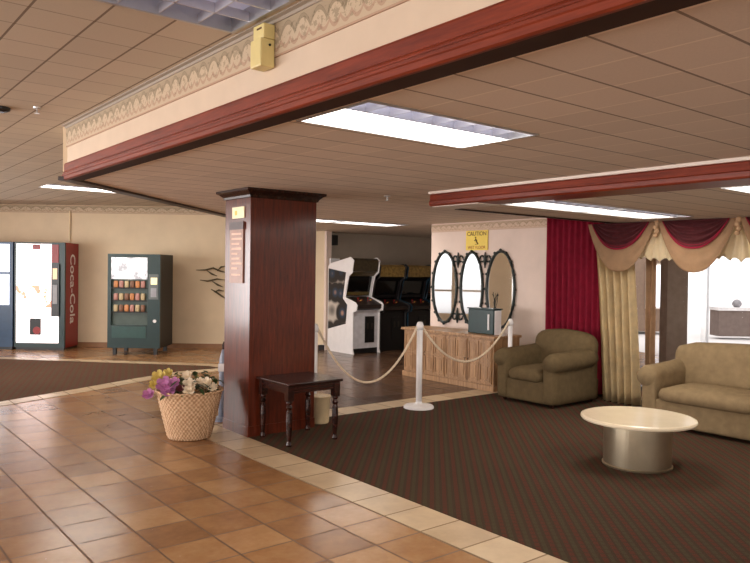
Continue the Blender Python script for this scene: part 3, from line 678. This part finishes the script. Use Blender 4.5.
cols = [plain('snack_orange', (196, 130, 80)), plain('snack_pink', (176, 126, 116)), plain('snack_cream', (186, 166, 128)), plain('snack_brown', (126, 88, 66))]
for r_, z_ in enumerate((1.18, .96, .76)):
    sh = obj('shelf', bx(x0 + .06, x1 - .22, .005, .055, z_ - .02, z_), M['dark_cab'], t)
    for k in range(6):
        q = x0 + .10 + k * .095
        obj('snack_packet', pillow(BM(), q, q + .075, .008, .05, z_, z_ + .12, .3, 3), cols[(k + r_) % 4], sh, smooth=True)
obj('retrieval_flap', bx(x0 + .08, x1 - .24, -.012, 0, .30, .50), plain('green_flap', (26, 66, 62), .3), door)
pp = obj('payment_panel', bx(x1 - .20, x1 - .03, -.012, 0, .98, 1.42), plain('grey_payment', (96, 104, 104), .4), door)
obj('display', bx(x1 - .16, x1 - .05, -.018, -.012, 1.24, 1.36), glow('amber_display', (240, 226, 176), .7), pp); obj('keypad', bx(x1 - .16, x1 - .06, -.018, -.012, 1.02, 1.18), plain('grey_keys', (0, 0, 0)), pp)
obj('lock', xf(lathe(BM(), [(.03, 0), (.03, .015)], 14), Matrix.Translation((x1 - .09, -.001, .60)) @ Matrix.Rotation(PI / 2, 4, 'X')), M['white_plastic'], door)
for sx in (-1, 1):
    for yy in (.1, .68): obj('leg', bx(sx * .36 - .03, sx * .36 + .03, yy - .03, yy + .03, 0, .12), M['black'], t)
# painted branches on the wall beside the column
t = thing('branch_decoration', 'dark bare branches reaching across the far wall beside the column', 'wall decoration', (0, 0, 0), -PHI); 
def br(pts, r):
    return tube(BM(), [((px - 375) / 717 * (ZB - .05), ZB - .05, CAMH + (270 + .014 * (px - 375) - py) / 717 * ZB) for px, py in pts], r, 6)
for pts in ([(206, 270), (212, 274), (217, 276)], [(212, 281), (218, 285), (223, 287)], [(217, 271), (221, 267), (226, 266)], [(214, 292), (219, 290), (224, 291)], [(196, 270), (205, 270), (213, 268), (220, 271), (232, 274)], [(200, 280), (208, 281), (217, 279), (226, 280)], [(211, 289), (216, 292), (222, 296), (228, 300)]):
    n = len(pts); obj('branch', br(pts, [.006 + .013 * math.sin(PI * i / (n - 1)) for i in range(n)]), plain('dark_branch', (92, 80, 56), .8), t)

# ---------------------------------------------------------------- seating (local: front faces -x, length along y)
def seating(name, lab, cat, x, y, D, L, hb, ha, ns, fab, hs=.42):
    t = thing(name, lab, cat, (x, y, 0)); aw = .21
    obj('base', pillow(BM(), .05, D - .03, .03, L - .03, .035, .30, .12), fab, t, smooth=True)
    # skirt hangs straight, slipcover-like
    for a in (0, 1):
        y0 = 0 if a == 0 else L - aw
        b = pillow(BM(), .03, D - .06, y0 + .02, y0 + aw - .02, .04, ha - .05, .25)
        pts = [(.02 + (D - .16) * k / 10, y0 + aw / 2 + (-.03 if a == 0 else .03), ha - .115 + (.03 * (k / 10) ** 2)) for k in range(11)]
        r = [.09] + [.115] * 9 + [.10]
        tube(b, pts, r, 18); obj('arm', b, fab, t, smooth=True)
    w = (L - 2 * aw + .02) / ns
    for k in range(ns):
        y0 = aw - .01 + k * w
        obj('seat_cushion', pillow(BM(), 0.0, D - .26, y0 + .004, y0 + w - .004, .27, hs, .5, 8, .035), fab, t, smooth=True)
    bk = BM(); pillow(bk, -.13, .13, .01, L - .01, 0, hb - .30, .5, 10)
    bm2 = xf(bk, Matrix.Translation((D - .20, 0, .30)) @ Matrix.Rotation(math.radians(9), 4, 'Y'))
    for v in bm2.verts:                       # crown of the back rises toward its middle
        if v.co.z > .3: v.co.z += .05 * math.cos((v.co.y - L / 2) / L * PI) - .03
    obj('backrest', bm2, fab, t, smooth=True)
    for fx in (.12, D - .12):
        for fy in (.09, L - .09): obj('foot', lathe(BM(), [(.018, .006), (.026, .045)], 10, fx, fy), M['dark_wood'], t)
    return t
seating('armchair', 'olive brown upholstered armchair with rolled arms in front of the red curtain', 'armchair', 6.56, 4.97, .96, .89, .84, .63, 1, M['sofa'])
seating('sofa', 'long taupe brown sofa with a rolled arm at the right edge below the window', 'sofa', 6.68, 1.70, .90, 2.32, .85, .62, 2, M['sofa_light'])

# ---------------------------------------------------------------- coffee table
t = thing('coffee_table', 'round coffee table with a cream top on a metallic drum base', 'coffee table', (5.29, 3.17, .006))
obj('tabletop', lathe(BM(), [(.415, .355), (.44, .362), (.447, .375), (.443, .388), (.425, .392)], 64), M['marble'], t, smooth=False)
obj('drum_base', lathe(BM(), [(.27, 0), (.272, .012), (.262, .016), (.262, .335), (.272, .34), (.272, .355)], 64), M['brushed'], t, smooth=False)

# ---------------------------------------------------------------- drapery along the window wall
def cloth(yf, z1, z0, n=90, m=14, depth=.035, folds=9, x=7.8, thick=.006):
    b = BM(); g = []
    for j in range(m + 1):
        v = j / m; z = z1 + (z0 - z1) * v; a0, a1 = yf(v); row = []
        for i in range(n + 1):
            u = i / n; row.append(b.verts.new((x + depth * (.6 + .4 * v) * math.sin(u * folds * 2 * PI + .6 * math.sin(5 * u + 2 * v)), a0 + (a1 - a0) * u, z)))
        g.append(row)
    for r0, r1 in zip(g, g[1:]):
        for i in range(n): b.faces.new((r0[i], r0[i + 1], r1[i + 1], r1[i]))
    bmesh.ops.solidify(b, geom=b.faces[:], thickness=thick); bmesh.ops.recalc_face_normals(b, faces=b.faces)
    return b
tag(obj('red_curtain', cloth(lambda v: (5.12, 5.99), LC - .01, .05, folds=10, x=7.72), M['red_cloth'], None, smooth=True), 'crimson pleated curtain hanging behind the armchair', 'curtain')
def gd(v):
    s = v ** .8; return (4.70 - .15 * s, 5.22 - .2 * s)
tag(obj('gold_drape', cloth(gd, SC - .02, .012, folds=5.5, depth=.06, x=7.62), M['gold'], None, smooth=True), 'long pale gold drape hanging to the floor left of the sofa', 'curtain')
tag(obj('gold_drape', cloth(lambda v: (4.49, 4.62 - .02 * v), SC - .02, .012, folds=2, depth=.03, x=7.82), M['gold_dark'], None, smooth=True), 'narrow shaded gold drape edge just right of the long gold drape', 'curtain')  # shade of this edge is put in by the darker swag cloth
def swag(y0, y1, lab):
    t = thing('swag_valance', lab, 'valance', (7.5, (y0 + y1) / 2, SC), 0, 'swag valances over the window'); w = (y1 - y0) / 2
    def fan(r0, r1, zmax0, zmax1, x0, fold, n=44, m=24):
        b = BM(); g = []
        for j in range(m + 1):
            s = r0 + (r1 - r0) * j / m; zz = zmax0 + (zmax1 - zmax0) * j / m; row = []
            for i in range(n + 1):
                u = -1 + 2 * i / n; c = (1 - abs(u) ** 2.3)
                row.append(b.verts.new((x0 - .035 * c - fold * c * math.sin(j * PI / 2.6), u * w * s, -.01 - zz * c)))
            g.append(row)
        for q0, q1 in zip(g, g[1:]):
            for i in range(n): b.faces.new((q0[i], q0[i + 1], q1[i + 1], q1[i]))
        bmesh.ops.solidify(b, geom=b.faces[:], thickness=.004); bmesh.ops.recalc_face_normals(b, faces=b.faces); return b
    obj('inner_folds', fan(.70, .86, .0, .31, -.01, .026), M['burgundy'], t, smooth=True)
    obj('outer_band', fan(.86, 1.02, .30, .57, .0, .006, m=10), M['gold_dark'], t, smooth=True)
    obj('red_edging', fan(.84, .87, .27, .315, -.025, 0, m=2), M['red_cloth'], t, smooth=True)
swag(4.33, 5.20, 'draped burgundy and gold swag directly above the long gold drape')
swag(3.43, 4.29, 'draped burgundy and gold swag above the window, between the other two swags')
swag(2.53, 3.39, 'draped burgundy and gold swag cut by the right edge')
for yc, lab in ((4.31, 'cream cascade of cloth between the first two swags'), (3.41, 'cream cascade of cloth between the second and third swags')):
    t = thing('jabot', lab, 'valance', (7.58, yc, SC), 0, 'cream cascades between the swags')
    b = BM(); g = []
    for j in range(11):
        v = j / 10; row = []
        for i in range(31):
            u = -1 + 2 * i / 30; L_ = .44 + .02 * math.cos(u * 14) - .04 * abs(u)
            row.append(b.verts.new((.02 * math.sin(u * 16), u * (.05 + .22 * v), -.01 - L_ * v)))
        g.append(row)
    for q0, q1 in zip(g, g[1:]):
        for i in range(30): b.faces.new((q0[i], q0[i + 1], q1[i + 1], q1[i]))
    bmesh.ops.solidify(b, geom=b.faces[:], thickness=.004); bmesh.ops.recalc_face_normals(b, faces=b.faces)
    obj('pleat', b, M['cream_cloth'], t, smooth=True)
    kn = BM()
    for q in range(4): bmesh.ops.create_icosphere(kn, subdivisions=2, radius=.034 - .002 * q, matrix=Matrix.Translation((-.07, (q % 2) * .016, -.03 - q * .045)))
    obj('knot', kn, M['gold_dark'], t, smooth=True)

# ---------------------------------------------------------------- outside the window
struct('ground', bx(-60, 60, -60, 60, -.2, -.1), plain('bright_paving', (225, 220, 216), .9, var=.04))
def cb(name, X0, X1, z0, z1, h0, h1, mat, lab, cat):
    a = W((X0 + X1) / 2, z0); hw = (X1 - X0) / 2
    t = thing(name, lab, cat, (a.x, a.y, -.02), -PHI); return t, hw, z1 - z0
t, hw, dd = cb('pillar', 3.98, 4.26, 9.75, 10.0, 0, 2.6, None, 'grey-brown pillar standing outside the window', 'pillar')
obj('shaft', bx(-hw, hw, 0, dd, 0, 2.7), plain('grey_brown_stone', (156, 140, 126), .8), t); obj('footing', bx(-hw - .04, hw + .04, -.04, dd + .04, 0, .25), plain('dark_footing', (54, 60, 56), .8), t)
t, hw, dd = cb('garden_wall', 8.8, 16, 18.3, 18.8, 0, .7, None, 'low grey-brown wall with a pale coping outside the window at right', 'wall')
obj('wall_body', bx(-hw, hw, 0, dd, 0, .66), plain('grey_brown_block', (120, 104, 96), .9), t); obj('coping', bx(-hw - .05, hw + .05, -.05, dd + .05, .66, .74), plain('pale_coping', (226, 222, 220), .8), t)
p = W(9.35, 18.5); tag(obj('stone_ball', lathe(BM(), [(.06, 0), (.11, .05), (.12, .10), (.08, .17), (.03, .2)], 16), plain('grey_ball', (150, 146, 148), .8), None, smooth=True, loc=(p.x, p.y, .72)), 'rounded grey finial on top of the low wall outside', 'finial')
t, hw, dd = cb('outbuilding', 5.6, 8.0, 19.5, 20.5, 0, 3, None, 'brown building wall with a bright window, seen outside past the gold drape', 'building')
obj('wall_body', bx(-hw, hw, 0, dd, 0, 3.4), plain('brown_render', (140, 116, 98), .9), t)
f = obj('window_frame', bx(.55, 1.18, -.05, 0, .62, 1.85), M['white_trim'], t); obj('pane', bx(.60, 1.13, -.06, -.05, .67, 1.80), glow('sun_glow_pane', (250, 250, 255), 1.0), f)  # pane emits its own glow, standing in for daylight on the window

# ---------------------------------------------------------------- light
sc = bpy.context.scene
w_ = bpy.data.worlds.new('World'); sc.world = w_; w_.use_nodes = True; nt = w_.node_tree; bgn = nt.nodes['Background']
sky = nt.nodes.new('ShaderNodeTexSky'); sky.sky_type = 'HOSEK_WILKIE'; sky.turbidity = 5; sky.sun_direction = (-.3, .5, .6)
mx = nt.nodes.new('ShaderNodeMix'); mx.data_type = 'RGBA'; mx.inputs[0].default_value = .8; nt.links.new(sky.outputs[0], mx.inputs[6]); mx.inputs[7].default_value = (1, .97, .97, 1)
nt.links.new(mx.outputs[2], bgn.inputs[0]); bgn.inputs[1].default_value = 2.2
def area(name, loc, direction, sx, sy, power, col):
    l = bpy.data.lights.new(name, 'AREA'); l.shape = 'RECTANGLE'; l.size = sx; l.size_y = sy; l.energy = power; l.color = col
    o = bpy.data.objects.new(name, l); C.objects.link(o); o.location = loc; o.rotation_euler = Vector(direction).to_track_quat('-Z', 'Y').to_euler(); return o
right = W(1, 0); fwd = W(0, 1)
area('daylight_left_front', W(XW - .3, 3.65, 1.4), right, 13.2, 2.1, 780, (1, .96, .95))
area('daylight_rear', W(2, -4.5, 1.5), fwd, 18, 2.0, 380, (1, .94, .88))
#area('daylight_window', (8.6, 3.0, 1.3), (-1, 0, -.1), 4, 1.8, 130, (1, .97, .98))
for (x0, x1, y0, y1, z, g, lab) in FX:
    if g < 1: continue
    area('lamp_light', ((x0 + x1) / 2, (y0 + y1) / 2, z - .03), (0, 0, -1), x1 - x0, y1 - y0, 14 if z != HC else 30, (1, .93, .82))
# further ceiling lamps of the lobby, out of frame behind and left of the camera
# ---------------------------------------------------------------- camera
cam = bpy.data.cameras.new('camera'); co = bpy.data.objects.new('camera', cam); C.objects.link(co)
F = 717.0; cam.sensor_fit = 'HORIZONTAL'; cam.sensor_width = 36; cam.lens = F / 750 * 36; cam.clip_end = 200
pitch = math.atan2(281.5 - 270, F); roll = math.atan(.014)
co.matrix_world = Matrix.Translation((0, 0, CAMH)) @ Matrix.Rotation(-PHI, 4, 'Z') @ Matrix.Rotation(PI / 2 - pitch, 4, 'X') @ Matrix.Rotation(roll, 4, 'Z')
sc.camera = co
vs_ = sc.view_settings; vs_.view_transform = 'Standard'; vs_.look = 'None'; vs_.gamma = 1; vs_.use_curve_mapping = False; vs_.exposure = 0.0
sc.display_settings.display_device = 'sRGB'
